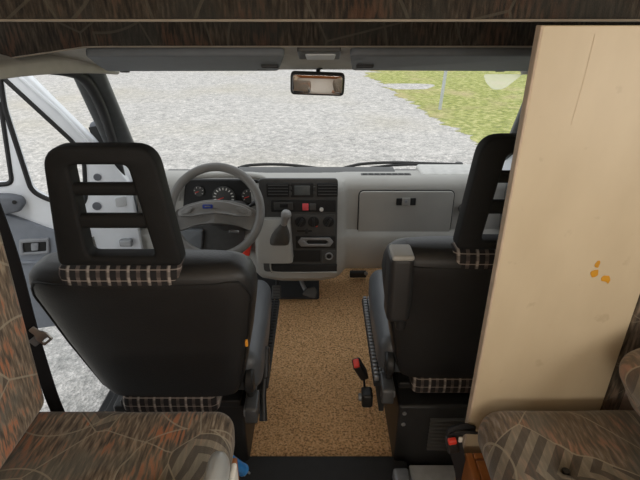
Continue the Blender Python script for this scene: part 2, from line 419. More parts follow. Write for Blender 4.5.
def pbox(px0, py0, px1, py1, Y, depth, r=.003, seg=2, bm=None):
    """box whose rear face sits at Y and covers these pixels' rays at that distance, projecting `depth` towards -Y"""
    a, b = atY(px0, py1, Y), atY(px1, py0, Y)
    return rbox(((a.x+b.x)/2, Y-depth/2, (a.z+b.z)/2), (b.x-a.x, depth, b.z-a.z), r, seg, bm=bm)

# ------------------------------------------------------------------ ground outside
GZ = -.6
def slab(poly, z0, z1):
    bm = bmesh.new(); a = [bm.verts.new((x, y, z0)) for x, y in poly]; b = [bm.verts.new((x, y, z1)) for x, y in poly]; n = len(poly)
    bm.faces.new(a); bm.faces.new(b)
    for k in range(n): bm.faces.new((a[k], a[(k+1) % n], b[(k+1) % n], b[k]))
    return bm
struct('ground', slab([(-60, -25), (60, -25), (60, 90), (-60, 90)], GZ-.2, GZ), 'gravel', label='pale grey gravel lot outside the windscreen')
edge = []
def jag(a, b, n, amp):
    for k in range(n):
        t = k/n; yield (a[0]+(b[0]-a[0])*t+noise.noise(V((k*.13, a[0], 0)))*amp*1.3+noise.noise(V((k*.9, a[0], 9)))*amp*1.1, a[1]+(b[1]-a[1])*t)
pl = list(jag((4.6, -5), (2.75, 7.5), 160, .14))+list(jag((2.75, 7.5), (1.55, 18), 220, .2))+list(jag((1.55, 18), (-3, 40), 30, .6))+[(-6, 60), (60, 60), (60, -5)]
struct('lawn', slab(pl, GZ-.05, GZ+.006), 'lawn', label='sunlit green and yellow grass verge right of the gravel')
pl = list(jag((-40, 17.2), (-9.3, 17.9), 20, .05))+list(jag((-9.3, 17.9), (-8.9, 40), 20, .3))+[(-40, 40)]
struct('lawn_far', slab(pl, GZ-.05, GZ+.02), 'lawn')
bm = bmesh.new()
a = atY(410, 84, 14.3); 
struct('gravel_patch', slab([(a.x+math.cos(t)*.75*(1+.2*math.sin(3*t)), 14.6+math.sin(t)*.7*(1+.2*math.cos(2*t))) for t in [2*PI*k/28 for k in range(28)]], GZ, GZ+.012), 'gravel')
t = thing('marker_post', 'thin grey metal post standing in the grass verge outside', 'post', (2.72, 11.1, GZ))
link('post', tube([(2.72, 11.1, GZ), (2.84, 11.1, GZ+2.3)], .036, 14), 'galv', t)
link('post_cap', disc((2.84, 11.1, GZ+2.29), (0, 0, 1), .042, .03), 'galv', t)

# ------------------------------------------------------------------ shell of the camper
struct('floor', rbox((0, 2.05, -.04), (1.78, 1.9, .08), .01), 'rubber', label='black rubber cab floor')
struct('floor_living', rbox((0, -.55, -.01), (2.1, 3.3, .1), .005), 'floor_l')
struct('floor_sill', rbox((.445, 1.142, .02), (.26, .082, .04), .004), 'floor_l')
struct('trim_1', rbox((0, 1.145, .012), (.62, .16, .055), .012), 'rubber', label='black rubber step edge at the rear of the cab floor')
struct('trim_2', rbox((0, 1.066, .046), (.60, .012, .008), .002), 'dull')
for sx, nm in ((-1, 'wall_left'), (1, 'wall_right')):
    o = []
    out = [(-2.2, -.1), (.93, -.1), (.93, 2.15), (-2.2, 2.15)]
    hole = rpoly([(-.9, 1.0), (.45, 1.0), (.45, 1.62), (-.9, 1.62)], .06)
    struct(nm, prism(out, [hole], .04, .004, frame((sx*1.08, 0, 0), (0, 1, 0), (0, 0, 1))), 'inner')
    bm = prism(rpoly([(-.93, .97), (.48, .97), (.48, 1.65), (-.93, 1.65)], .07), [rpoly([(-.87, 1.03), (.42, 1.03), (.42, 1.59), (-.87, 1.59)], .06)], .03, .006, frame((sx*1.052, 0, 0), (0, 1, 0), (0, 0, 1)))
    w = struct('window_%d' % (2 if sx < 0 else 3), bm, 'light_grey')
rw = prism([(-1.1, -.1), (1.1, -.1), (1.1, 2.15), (-1.1, 2.15)], [rpoly([(-.75, .95), (.75, .95), (.75, 1.6), (-.75, 1.6)], .06)], .04, .004, XZ((0, -2.22, 0)))
struct('wall_rear', rw, 'wood')
struct('ceiling', rbox((0, -.65, 2.18), (2.2, 3.2, .05), .005), 'inner')
# overcab front wall and underside, closes the shell above the cab
struct('ceiling_overcab', rbox((0, 1.3, 1.64), (2.1, .84, .03), .004), 'inner')
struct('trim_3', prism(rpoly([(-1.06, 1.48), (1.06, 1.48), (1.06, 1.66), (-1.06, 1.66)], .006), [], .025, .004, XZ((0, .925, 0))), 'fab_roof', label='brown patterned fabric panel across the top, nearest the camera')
p = struct('trim_4', tube([(-1.06, .911, 1.479), (1.06, .911, 1.479)], .0022, 8), 'trimline')
# lower fabric panel with its edge dipping at the left corner
zb = lambda px, py: atY(px, py, 1.3)
lo = [(-1.06, 1.335), (zb(-8, 62).x, zb(-8, 62).z), (zb(20, 57).x, zb(20, 57).z), (zb(55, 52).x, zb(55, 52).z), (zb(85, 47.5).x, zb(85, 47.5).z), (zb(110, 47).x, zb(110, 47).z)]
lo2 = lo+[(-x, z) for x, z in reversed(lo)]
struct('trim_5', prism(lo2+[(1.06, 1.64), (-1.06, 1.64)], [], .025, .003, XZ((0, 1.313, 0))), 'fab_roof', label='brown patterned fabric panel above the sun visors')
struct('trim_6', tube([(x, 1.299, z+.001) for x, z in lo2], .002, 8), 'trimline')

# windscreen header, a sloping moulded panel
H0, H1 = V((0, 1.33, 1.408)), V((0, 1.76, 1.303))
hd = (H1-H0).normalized(); hn = V((1, 0, 0)).cross(hd)           # hn points up/forward
hn = -hn if hn.z > 0 else hn                                    # facing down towards the cab
def hp(x, s, d=0): return V((x, 0, 0))+H0+hd*s+hn*d              # s metres along the slope, d proud of it (downwards)
L1 = (H1-H0).length
outl = [(-.86, .002), (.86, .002), (.78, .25), (.735, L1), (-.735, L1), (-.78, .25)]
struct('trim_7', prism(rpoly(outl, .02), [], .03, .008, frame(H0-hn*.015, (1, 0, 0), hd)), 'header', label='beige moulded header above the windscreen')
def onheader(px, py):
    r = ray(px, py); c = V((0, 0, CH)); tt = (H0-c).dot(hn)/r.dot(hn); q = c+r*tt; return (q.x, (q-H0).dot(hd))
def header_prism(pxpts, depth, lift, r=.01, bev=.004):
    return prism(rpoly([onheader(*q) for q in pxpts], r), [], depth, bev, frame(H0+hn*lift, (1, 0, 0), hd))
# sun visors
for nm, lab, pts, clip, slots in (('sun_visor', 'long dark grey sun visor over the steering wheel side', [(84, 47), (285, 46.5), (279, 63.5), (106, 64), (98, 59)], (270, 57), ((125, 69.5), (262, 66.5))),
                      ('sun_visor', 'long dark grey sun visor over the passenger side', [(350, 46.5), (556, 46.5), (540, 64), (352, 63)], (365, 57), ((375, 67), (500, 68.5)))):
    c = onheader(*pts[0]); v = thing(nm, lab, 'sun visor', hp((onheader(*pts[0])[0]+onheader(*pts[1])[0])/2, .1, .02))
    link('visor_panel', header_prism(pts, .022, .012, .02, .007), 'visor', v)
    x, s = onheader(*clip)
    link('clip', rbox(hp(x, s, .026), (.05, .03, .012), .004, rot=frame((0, 0, 0), (1, 0, 0), hd).to_3x3()), 'black', v)
    for q in slots:
        x, s = onheader(q[0], q[1]-4.5); link('hinge_tab', rbox(hp(x, s-.006, .02), (.03, .012, .008), .003, rot=frame((0, 0, 0), (1, 0, 0), hd).to_3x3()), 'dash_dark', v)
# cab light
cl = thing('cab_light', 'small cab light with clear lens in the header above the mirror', 'light', hp(0, .03, 0))
link('lamp_base', header_prism([(297, 47), (341, 47), (340, 55.5), (299, 55.5)], .014, .004, .008), 'dash_dark', cl)
link('lens', header_prism([(305, 49.5), (336, 49.5), (334.5, 54), (306.5, 54)], .014, .009, .008), 'light_grey', cl)
# rear-view mirror
mc = atY(317.5, 84, 1.70)
mr = thing('rear_view_mirror', 'black interior mirror hanging at the top of the windscreen', 'mirror', mc)
mrot = Matrix.Rotation(math.radians(2), 3, 'Y') @ Matrix.Rotation(math.radians(7), 3, 'X')
mm = mrot.to_4x4(); mm.translation = mc
link('housing', prism(rpoly(rect(-.092, -.038, .092, .038), .016), [], .028, .007, mm@frame((0, .006, 0), (1, 0, 0), (0, 0, 1), (0, -1, 0))), 'black', mr)
link('mirror_glass', prism(rpoly(rect(-.084, -.031, .084, .031), .012), [], .004, .001, mm@frame((0, -.0085, 0), (1, 0, 0), (0, 0, 1), (0, -1, 0))), 'mirror', mr)
link('stem', tube(smoothpts([mc+V((.003, .016, .02)), mc+V((.003, .03, .045)), hp(.003, L1-.05, -.002)]), .0075), 'black', mr)

# pillars
for sx, nm in ((-1, 'trim_8'), (1, 'trim_9')):
    rings = []
    for k in range(9):
        f = k/8; c = V((-.732-.225*f, 1.70+.82*f, 1.335-.615*f)); w = .05+.018*f
        ax = V((-1, -.42, 0)).normalized(); ay = V((.42, -1, -.9)).normalized()
        c = c+ax*w
        rings.append([V((p.x*(-sx), p.y, p.z)) for p in sring(c, w, .035, 4, 20, ax, ay)])
    struct(nm, loft(rings), 'pillar', label='dark grey windscreen pillar trim on the %s' % ('steering wheel side' if sx < 0 else 'passenger side'))
    # roof side rail above the door
    rings = []
    for k in range(9):
        f = k/8; c = V((-.80+.05*f*f, 1.10+.68*f, 1.372-.048*f*f))
        rings.append([V((p.x*(-sx), p.y, p.z)) for p in sring(c, .045, .016+.016*f, 4, 20, (1, 0, -.3), (0, 0, 1))])
    struct('trim_1%d' % (0 if sx < 0 else 1), loft(rings), 'header', label='beige roof rail trim above the %s' % ('open door' if sx < 0 else 'passenger door'))
    # door opening seal
    sp = smoothpts([(-.85, .98, 1.0), (-.84, 1.0, 1.30), (-.83, 1.1, 1.372), (-.815, 1.27, 1.366), (-.80, 1.5, 1.338), (-.785, 1.66, 1.292), (-.82, 1.83, 1.17), (-.90, 2.06, .985), (-.93, 2.14, .88), (-.93, 2.16, .6), (-.93, 2.13, .2), (-.91, 1.9, -.05), (-.91, 1.2, -.05)], 6)
    struct('trim_1%d' % (2 if sx < 0 else 3), tube([(p.x*(-sx), p.y, p.z) for p in sp], .019, 10), 'seal', label='black rubber door seal')
    # painted front body post
    out = [(2.16, -.1), (2.62, -.1), (2.62, .70), (2.5, .72), (2.2, .93), (2.16, .9)]
    struct('wall_%s' % ('front_left' if sx < 0 else 'front_right'), prism(rpoly(out, .02), [], .05, .006, frame((sx*.955, 0, 0), (0, 1, 0), (0, 0, 1))), 'white')
struct('trim_14', rbox((-.90, 1.5, -.07), (.07, 1.3, .10), .015), 'black')

struct('wall_front', rbox((0, 2.83, .20), (1.84, .04, .64), .01), 'black')
# windscreen
def screen(x, f, off=0):
    b = .06*(1-x*x)                                  # gentle bow
    return V((x*(.735+.205*f), 1.72+.80*f+b*(.4+.6*f)+off, 1.318-.598*f+off*.7))
bm = bmesh.new(); g = [[bm.verts.new(screen(-1+2*i/24, j/12)) for i in range(25)] for j in range(13)]
g2 = [[bm.verts.new(screen(-1+2*i/24, j/12, .005)) for i in range(25)] for j in range(13)]
for G in (g, g2):
    for j in range(12):
        for i in range(24): bm.faces.new((G[j][i], G[j][i+1], G[j+1][i+1], G[j+1][i]))
struct('window_1', bm, 'glass', label='wide windscreen')
# reflection in the glass, built as a pale translucent patch in the top corner
def onscreen(px, py):
    r = ray(px, py); c = V((0, 0, CH)); lo_, hi_ = 1.0, 3.5
    for _ in range(40):
        mid = (lo_+hi_)/2; q = c+r*mid
        f = (1.318-q.z)/.598; x = q.x/(.735+.205*f); lim = screen(x, f, -.006).y
        if q.y < lim: lo_ = mid
        else: hi_ = mid
    return c+r*lo_
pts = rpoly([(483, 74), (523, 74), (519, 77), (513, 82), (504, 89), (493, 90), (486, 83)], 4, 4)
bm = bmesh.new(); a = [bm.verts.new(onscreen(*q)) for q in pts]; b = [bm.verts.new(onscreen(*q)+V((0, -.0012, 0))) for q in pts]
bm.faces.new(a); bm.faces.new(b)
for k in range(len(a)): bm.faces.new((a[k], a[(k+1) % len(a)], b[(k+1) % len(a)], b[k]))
tag(link('windscreen_reflection', bm, 'reflection', None, True, onscreen(505, 78)), 'pale translucent patch painted as a reflection in top passenger corner of the windscreen', 'reflection')
# scuttle and wipers outside
struct('trim_15', rbox((0, 2.68, .60), (1.84, .22, .05), .02), 'black')
def wiper(lab, arm, blade, piv):
    w = thing('wiper', lab, 'wiper', piv, 'windscreen wipers')
    link('arm', tube(smoothpts([atY(x, y, 2.625) for x, y in arm], 5), .0085, 8), 'black', w)
    link('blade', tube(smoothpts([atY(x, y, 2.60) for x, y in blade], 5), .0075, 8), 'rubber', w)
    q = atY(arm[-1][0], arm[-1][1], 2.625); link('pivot', disc(V((q.x, q.y+.02, .6255)), (0, 0, 1), .022, q.z-.62), 'black', w)
wiper('windscreen wiper lying behind the gauges and central vents', [(238, 168), (250, 165.2), (275, 164.3), (300, 166), (330, 170)], [(258, 170), (280, 169), (310, 169.3), (340, 171)], atY(330, 172, 2.625))
wiper('windscreen wiper lying in front of the passenger side of the dash', [(340, 169), (362, 164), (395, 162.5), (430, 163.5), (460, 164.5)], [(370, 168), (390, 165.5), (415, 164.5), (450, 165)], atY(458, 167, 2.625))

# ------------------------------------------------------------------ dashboard
D = thing('dashboard', 'grey plastic dashboard with black centre stack and gauges below the windscreen', 'dashboard', (0, 2.3, .25))
FY = 2.20
def prof(x):
    c = max(0, 1-abs((x+.11)/.24)**6) if abs(x+.11) < .24 else 0        # centre stack stands forward and lower
    left = x < -.33
    f = FY-.07*c; bot = .235-.035*c; low = .475
    return [(2.50, .703), (2.42, .730), (f+.075, .748), (f+.03, .742), (f+.006, .722), (f, .70), (f, .60), (f, .492), (f-.024*(1-c), low), (f-.034*(1-c), low-.018), (f-.030*(1-c), low-.09), (f-.004, bot+.05), (f+.03, bot+.015), (f+.06, bot), (f+.13, bot-.01), (2.42, .24), (2.50, .33)]
xs = [-.90, -.885]+[-.85+.05*i for i in range(9)]+[-.36, -.345, -.335, -.32, -.30, -.2, -.11, 0, .08, .10, .115, .125, .14, .17]+[.22+.06*i for i in range(11)]+[.87, .90]
link('dash_body', loft([[V((x, y, z)) for y, z in prof(x)] for x in xs]), 'dash', D)
CY = FY-.07                                                    # face of the centre stack
# instrument binnacle
bx = rpoly([(atY(182, 214, FY).x, atY(182, 218, FY).z), (atY(263, 214, FY).x, atY(263, 218, FY).z), (atY(261, 178, FY).x, atY(261, 179, FY).z), (atY(186, 178, FY).x, atY(186, 179, FY).z)], .03)
ic = link('instrument_cluster', prism(bx, [], .03, .006, XZ((0, FY-.002, 0))), 'recess', D)
def clus(px, py): return atY(px, py, FY-.02)
for (px, py, r, nt) in ((199, 191, .026, 6), (224, 197, .056, 13), (249, 196, .036, 8)):
    c = clus(px, py); g = link('gauge', disc(c, (0, -1, 0), r, .006, 32, .06), 'dash_dark', ic)
    bm = bmesh.new()
    for k in range(nt):
        a_ = math.radians(215-250*k/(nt-1)); q = c+V((math.cos(a_)*r*.78, -.007, math.sin(a_)*r*.78))
        rbox(q, (r*.2, .003, r*.09), .0005, 1, rot=Matrix.Rotation(-a_, 3, 'Y'), bm=bm)
    tag(link('gauge_marks', bm, 'offwhite', ic), 'pale tick marks round the dial')
    a_ = math.radians(200); link('needle', tube([c+V((0, -.0085, 0)), c+V((math.cos(a_)*r*.7, -.0085, math.sin(a_)*r*.7))], .0018, 6), 'red', ic)
hp0 = [atY(x, y, FY-.03) for x, y in ((178, 200), (180, 182), (190, 176.5), (222, 175), (255, 176.5), (266, 182), (268, 200))]
link('cluster_hood', tube(smoothpts(hp0, 5), .014, 10), 'dash', D)
# black stack panel
q0, q1 = atY(264, 271, CY), atY(338, 178, CY)
link('centre_panel', prism(rpoly(rect(q0.x, q0.z, q1.x, q1.z), .02), [], .016, .005, XZ((0, CY-.002, 0))), 'dash_dark', D)
PY = CY-.009
for (a, b) in ((267, 289), (317, 338)):
    v = link('air_vent', pbox(a, 183, b, 196.5, PY, .008, .004), 'recess', D)
    for k in range(4):
        bm = bmesh.new(); y = 185.3+k*3
        rbox(atY((a+b)/2, y, PY-.009), ((b-a-3)*.0048, .012, .0035), .001, 1, rot=Matrix.Rotation(math.radians(-25), 3, 'X'), bm=bm)
        link('slat', bm, 'dash_dark', v)
v = link('clock', pbox(291, 183, 313.5, 197, PY, .007, .003), 'recess', D)
tag(link('display', pbox(294.5, 185.5, 310, 195, PY-.006, .004, .002), 'display', v), 'pale grey display window')
for y in (186, 191): link('button', pbox(289.3, y, 291.6, y+3.5, PY-.002, .008, .002), 'dash_dark', v); 
for y in (186, 191): link('button', pbox(313.3, y, 316, y+3.5, PY-.002, .008, .002), 'dash_dark', v)
sw = link('switch_row', pbox(271.5, 200, 336, 211.5, PY, .008, .004), 'recess', D)
link('switch', pbox(274, 202, 293, 209.5, PY-.006, .006, .003), 'dash_dark', sw)
link('switch', pbox(280, 203.8, 288, 207.5, PY-.011, .004, .002), 'recess', sw)
tag(link('hazard_switch', pbox(302.5, 203.2, 308.5, 210, PY-.006, .008, .003), 'pink', sw), 'bright red hazard switch')
link('switch', pbox(309.5, 203.2, 316, 210, PY-.006, .006, .003), 'dash_dark', sw)
tag(link('round_button', disc(atY(321.5, 209, PY-.006), (0, -1, 0), .009, .012), 'offwhite', sw), 'small white button')
hc = link('heater_panel', pbox(294, 214, 335, 234, PY, .006, .004), 'dash_dark', D)
for px in (300.5, 313.5, 328.5):
    c = atY(px, 221.5, PY-.005)
    k = link('dial', disc(c, (0, -1, 0), .027, .008, 28, .1), 'recess', hc)
    link('dial_grip', rbox(c+V((0, -.015, 0)), (.011, .018, .044), .004, 2, rot=Matrix.Rotation(.5 if px != 313.5 else 0, 3, 'Y')), 'black', hc)
tag(link('dial_mark', disc(atY(316.5, 226, PY-.006), (0, -1, 0), .005, .003, 12), 'red', hc), 'red mark beside the middle dial')
link('slider', pbox(297, 230, 312, 231.6, PY-.004, .004, .001), 'recess', hc)
link('slider_knob', pbox(305, 229, 308, 233, PY-.005, .012, .002), 'black', hc)
ra = link('ashtray', pbox(296, 236, 335.5, 248, PY, .006, .004), 'recess', D)
hx = [(297.5, 242), (301, 237.6), (330, 237.6), (333.5, 242), (330, 246.4), (301, 246.4)]
hx2 = [(306, 242), (308, 240), (326, 240), (328.5, 242), (326, 244), (308, 244)]
f2 = lambda P_: [(atY(x, y, PY-.01).x, atY(x, y, PY-.01).z) for x, y in P_]
tag(link('bezel', prism(rpoly(f2(hx), .004), [rpoly(f2(hx2), .003)], .01, .003, XZ((0, PY-.009, 0))), 'dull', ra), 'six-sided metal bezel')
link('pull_knob', disc(atY(303.5, 242, PY-.012), (0, -1, 0), .009, .008, 18), 'dull', ra)
link('cubby', pbox(291, 250, 320.5, 261.5, PY, .004, .002), 'recess', D)
li = link('lighter_socket', pbox(322, 249.5, 336, 262.5, PY, .008, .004), 'dash_dark', D)
link('socket_ring', tube([atY(329, 256.2, PY-.01)+V((math.cos(t_)*.017, 0, math.sin(t_)*.017)) for t_ in [2*PI*k/20 for k in range(20)]], .004, 8, closed=True), 'dull', li)
link('socket_plug', disc(atY(329, 256.2, PY-.006), (0, -1, 0), .011, .006), 'recess', li)
q0, q1 = atY(271, 271.5, CY-.002), atY(337, 263.5, CY-.002)
link('shelf_recess', rbox(((q0.x+q1.x)/2, CY-.008, (q0.z+q1.z)/2), (q1.x-q0.x, .016, q1.z-q0.z), .004), 'recess', D)
link('shelf_lip', tube(smoothpts([atY(x, y, CY-.016) for x, y in ((270.5, 262), (271, 269.5), (276, 272.2), (305, 272.6), (337, 272.2))], 4), .0045, 8), 'dash', D)
# gear lever console standing out of the stack
gc = thing('gear_lever', 'dash-mounted gear lever with grey knob and leather boot right of the steering wheel', 'gear lever', (-.17, 2.03, .52))
a, b = atY(255, 262, 2.06), atY(291, 222, 2.06)
rings = []
for f, w0, w1 in ((0, .0, .0), (.25, .0, 0), (.8, 0, 0), (1, 0, 0)):
    z = a.z+(b.z-a.z)*f; yf = 2.045 if f < .3 else (2.085 if f > .9 else 2.065)
    rings.append(sring(((a.x+b.x)/2+(.004*(1-f)), (yf+2.2)/2, z), (b.x-a.x)/2-.006*f, (2.2-yf)/2, 8, 32))
link('gear_console', loft(rings), 'dash', D)
kb, kt = atY(280.5, 235, 2.03), atY(286, 215, 1.985)
link('boot', loft([sring(kb+V((-.008, .03, -.035)), .046, .036, 5, 20, (1, 0, 0), (0, .8, .6)), sring(kb+V((0, .01, -.02)), .043, .034, 4, 20, (1, 0, 0), (0, .8, .6)), sring(kb+(kt-kb)*.22, .032, .028, 3, 20), sring(kb+(kt-kb)*.42, .021, .019, 2, 20), sring(kb+(kt-kb)*.6, .013, .013, 2, 20)]), 'boot', gc)
ax = (kt-kb).normalized(); s1 = ax.orthogonal().normalized()
prs = [(.52, .012), (.58, .016), (.7, .0165), (.85, .0185), (.97, .0225), (1.04, .0235), (1.12, .020), (1.17, .011), (1.18, .003)]
link('gear_knob', loft([sring(kb+(kt-kb)*f, r, r, 2, 20, s1, ax.cross(s1)) for f, r in prs]), 'knob', gc)

# glove box and right side
a, b = atY(358, 233, FY-.004), atY(454.5, 191, FY-.004)
outl = rpoly(rect(a.x, a.z, b.x, b.z), [.012, .012, .025, .025])
link('glovebox_gap', prism(rpoly(rect(a.x-.005, a.z-.005, b.x+.005, b.z+.005), [.012, .012, .03, .03]), [], .006, .002, XZ((0, FY, 0))), 'recess', D)
gl = link('glovebox_door', prism(outl, [], .014, .004, XZ((0, FY-.004, 0))), 'dash', D)
gb = link('latch', pbox(396, 198, 416, 205, FY-.010, .006, .003), 'recess', gl)
link('latch_lock', pbox(401.5, 197.6, 410.5, 205.4, FY-.014, .007, .003), 'dash', gl)
link('lock_cylinder', disc(atY(406, 201.5, FY-.02), (0, -1, 0), .008, .004, 18), 'dull', gl)
link('end_knob', disc(atY(463, 208, FY-.005), (0, -1, 0), .026, .03, 20), 'dash_dark', D)
# top: dark mat strip, vent grille and raised dash top at the right, sky light painted pale
link('top_pad', rbox((-.02, 2.41, .7285), (.82, .12, .012), .004), 'dash_dark', D)
vg = link('demister_vent', rbox((.33, 2.305, .7455), (.25, .03, .006), .002), 'dash_dark', D)
for k in range(8): link('vent_slot', rbox((.225+k*.030, 2.305, .748), (.024, .02, .003), .001, 1), 'recess', vg)
link('skylit_top', rbox((.72, 2.39, .726), (.42, .18, .045), .016), 'skylit_dash', D)
tag(D.children[-1], 'raised dash top painted paler as sky-lit at the passenger end')
# lower left: panel under the wheel, red handle, column
link('column_shroud', loft([sring((-.425, 1.945+.066*k, .70-.035*k), .05+.01*k, .045+.008*k, 4, 24, (1, 0, 0), (0, .45, .9)) for k in range(5)]), 'dash_dark', D)
link('knee_panel', prism(rpoly([(atY(x, y, FY-.03).x, atY(x, y, FY-.03).z) for x, y in ((168, 258), (245, 258), (245, 222), (168, 222))], .015), [], .03, .006, XZ((0, FY-.02, 0))), 'dash_dark', D)
link('fuse_cover', prism(rpoly([(atY(x, y, FY-.05).x, atY(x, y, FY-.05).z) for x, y in ((170, 252), (202, 250), (203, 230), (172, 229))], .01), [], .03, .006, XZ((0, FY-.045, 0))), 'visor', D)
tag(link('release_handle', rbox(atY(247.3, 248, FY-.06), (.036, .03, .075), .006, rot=Matrix.Rotation(math.radians(12), 3, 'Y')), 'red', D), 'bright red release handle')
link('screw_cap', disc(atY(234.5, 254, FY-.036), (0, -1, 0), .009, .006, 16), 'recess', D)
st = link('indicator_stalk', tube(smoothpts([atY(236, 214, 1.95), atY(244, 210, 1.93), atY(254, 203.5, 1.92), atY(258, 201.5, 1.92)], 4), [.007]*4+[.008]*4+[.012]*4+[.011], 10), 'black', D)
tag(link('ignition_key', rbox(atY(234, 231.5, 1.96), (.046, .01, .011), .004, rot=Matrix.Rotation(math.radians(4), 3, 'Y')), 'metal', D), 'shiny metal ignition key')

# ------------------------------------------------------------------ steering wheel
wc = atY(215.5, 211.5, 1.84)
wn = V((0, -.88, .475)).normalized(); wy = V((0, .475, .88)).normalized(); wx = V((1, 0, 0))
W = thing('steering_wheel', 'grey two-spoke steering wheel with blue badge behind the left seat', 'steering wheel', wc)
R = .186
def wp(x, y, d=0): return wc+wx*x+wy*y+wn*d
link('rim', tube([wp(R*math.cos(t_), R*math.sin(t_)) for t_ in [2*PI*k/72 for k in range(72)]], .0185, 14, closed=True), 'wheel', W)
def dome(o2, dz, edge_d, arch, inset=.88):
    bm = bmesh.new(); n = len(o2); c = V((0, 0)); 
    for p in o2: c += V(p[:2])/n
    rings = []
    for f, d in ((1, edge_d-.02), (1, edge_d), (.985, edge_d+dz*.6), (.94, edge_d+dz*.95), (.7, edge_d+dz*1.1), (.3, edge_d+dz*1.15)):
        rings.append([bm.verts.new(wp(*(c+(V(p[:2])-c)*f), d+arch(p[0]))) for p in o2])
    for a_, b_ in zip(rings, rings[1:]):
        for k in range(n): bm.faces.new((a_[k], a_[(k+1) % n], b_[(k+1) % n], b_[k]))
    bm.faces.new(rings[0]); bm.faces.new(rings[-1]); return bm
# spoke body: arched cross bar running into the rim, and the padded cover over it
sb = [(-.183, -.045), (-.17, .004), (-.12, .03), (-.05, .046), (0, .049), (.05, .046), (.12, .03), (.17, .004), (.183, -.045), (.166, -.083), (.14, -.078), (.10, -.062), (.05, -.052), (0, -.05), (-.05, -.052), (-.10, -.062), (-.14, -.078), (-.166, -.083)]
link('spokes', dome([tuple(p) for p in rpoly(sb, .012, 3)], .008, -.012, lambda x: .02-.02*min(1, abs(x)/.17)), 'wheel', W)
pd = [(-.150, -.022), (-.156, -.002), (-.12, .02), (-.05, .038), (0, .041), (.05, .038), (.12, .02), (.156, -.002), (.150, -.022), (.10, -.022), (.05, -.013), (0, -.010), (-.05, -.013), (-.10, -.022)]
pad = link('centre_pad', dome([tuple(p) for p in rpoly(pd, .012, 3)], .008, .004, lambda x: .02-.02*min(1, abs(x)/.17)), plain('wheel_pad', (.21, .205, .195), .45, var=.04), W)
for sg in (-1, 1):
    hp_ = [(sg*.085, .012), (sg*.105, .016), (sg*.14, .0), (sg*.138, -.014), (sg*.10, -.008)]
    link('horn_push', dome([tuple(p) for p in rpoly(hp_, .008, 3)], .003, .0145, lambda x: .02-.02*min(1, abs(x)/.17)), 'wheel', pad)
bd = rpoly(rect(-.021, -.0085, .021, .0085), .005)
tag(link('badge', prism(bd, [], .005, .0015, frame(wp(-.025, .017, .034), wx, wy, wn)), 'badge', pad), 'blue rounded badge with a pale mark')
link('badge_mark', prism(rpoly([(-.012, -.0022), (.011, -.0026), (.012, .0016), (.004, .0028), (-.011, .002)], .0012), [], .003, .0005, frame(wp(-.025, .017, .0365), wx, wy, wn)), 'visor', pad)
link('column', loft([sring(wp(0, -.005, -.015-.012*k), .045+.003*k, .04+.003*k, 3, 20, wx, wy) for k in range(5)]), 'dash_dark', W)

# ------------------------------------------------------------------ pedals / footwell
fm = tag(link('rubber_mat', rbox((-.335, 2.50, .034), (.66, .46, .014), .006), 'rubber', None, True, (-.335, 2.50, .027)), 'black rubber mat in the footwell below the steering column', 'mat')
pe = thing('pedal', 'grey-topped brake pedal hanging below the gear lever', 'pedal', atY(276.5, 292, 2.20))
def pedal(o, px, py, Y, w, h, tilt):
    c = atY(px, py, Y)
    link('pad', rbox(c, (w, .018, h), .006, rot=Matrix.Rotation(math.radians(tilt), 3, 'X')), 'dash_dark', o)
    link('arm', tube(smoothpts([c+V((0, .012, 0)), c+V((0, .05, .03)), c+V((.0, .09, .07))], 4), .009, 8), 'black', o)
    bm = bmesh.new()
    for k in range(4): rbox(c+Matrix.Rotation(math.radians(tilt), 3, 'X')@V((0, -.010, -h*.33+k*h*.22)), (w*.8, .004, .006), .001, 1, rot=Matrix.Rotation(math.radians(tilt), 3, 'X'), bm=bm)
    link('tread', bm, 'black', o)
pedal(pe, 276.5, 292, 2.20, .048, .075, -35)
pe2 = thing('pedal', 'dark accelerator pedal nearest the coir mat, lit at its tip', 'pedal', atY(312, 290, 2.22))
c = atY(311, 292.5, 2.22)
link('pad', prism(rpoly([(-.05, -.012), (.02, -.035), (.036, 0), (.02, .035), (-.03, .02)], .012), [], .02, .006, frame(c, (1, 0, 0), (0, .55, .83), (0, -.83, .55))), 'dash_dark', pe2)
link('arm', tube(smoothpts([c+V((-.03, .01, .01)), c+V((-.05, .05, .03)), c+V((-.06, .09, .06))], 4), .012, 8), 'dull', pe2)
hb = thing('pedal_bracket', 'black metal bracket on the floor below the glovebox', 'bracket', atY(358, 273, 2.5))
link('plate', rbox(atY(358, 274, 2.5), (.10, .03, .04), .008), 'black', hb)
link('bolt', disc(atY(366, 273, 2.48), (0, -1, 0), .011, .012, 12), 'dull', hb)

# ------------------------------------------------------------------ coir mat
def fuzz(p):
    return p+V((noise.noise(p*14)*.006, noise.noise(p*13+V((3, 1, 2)))*.008, noise.noise(p*60)*.004 if p.z > 0 else 0))
m1 = rbox((.12, 1.995, .011), (.80, 1.53, .022), .008, 2, 46, deform=fuzz)
tag(link('floor_mat', m1, 'coir', None, True, (.12, 1.99, 0)), 'tan coir floor mat between the two cab seats', 'mat')

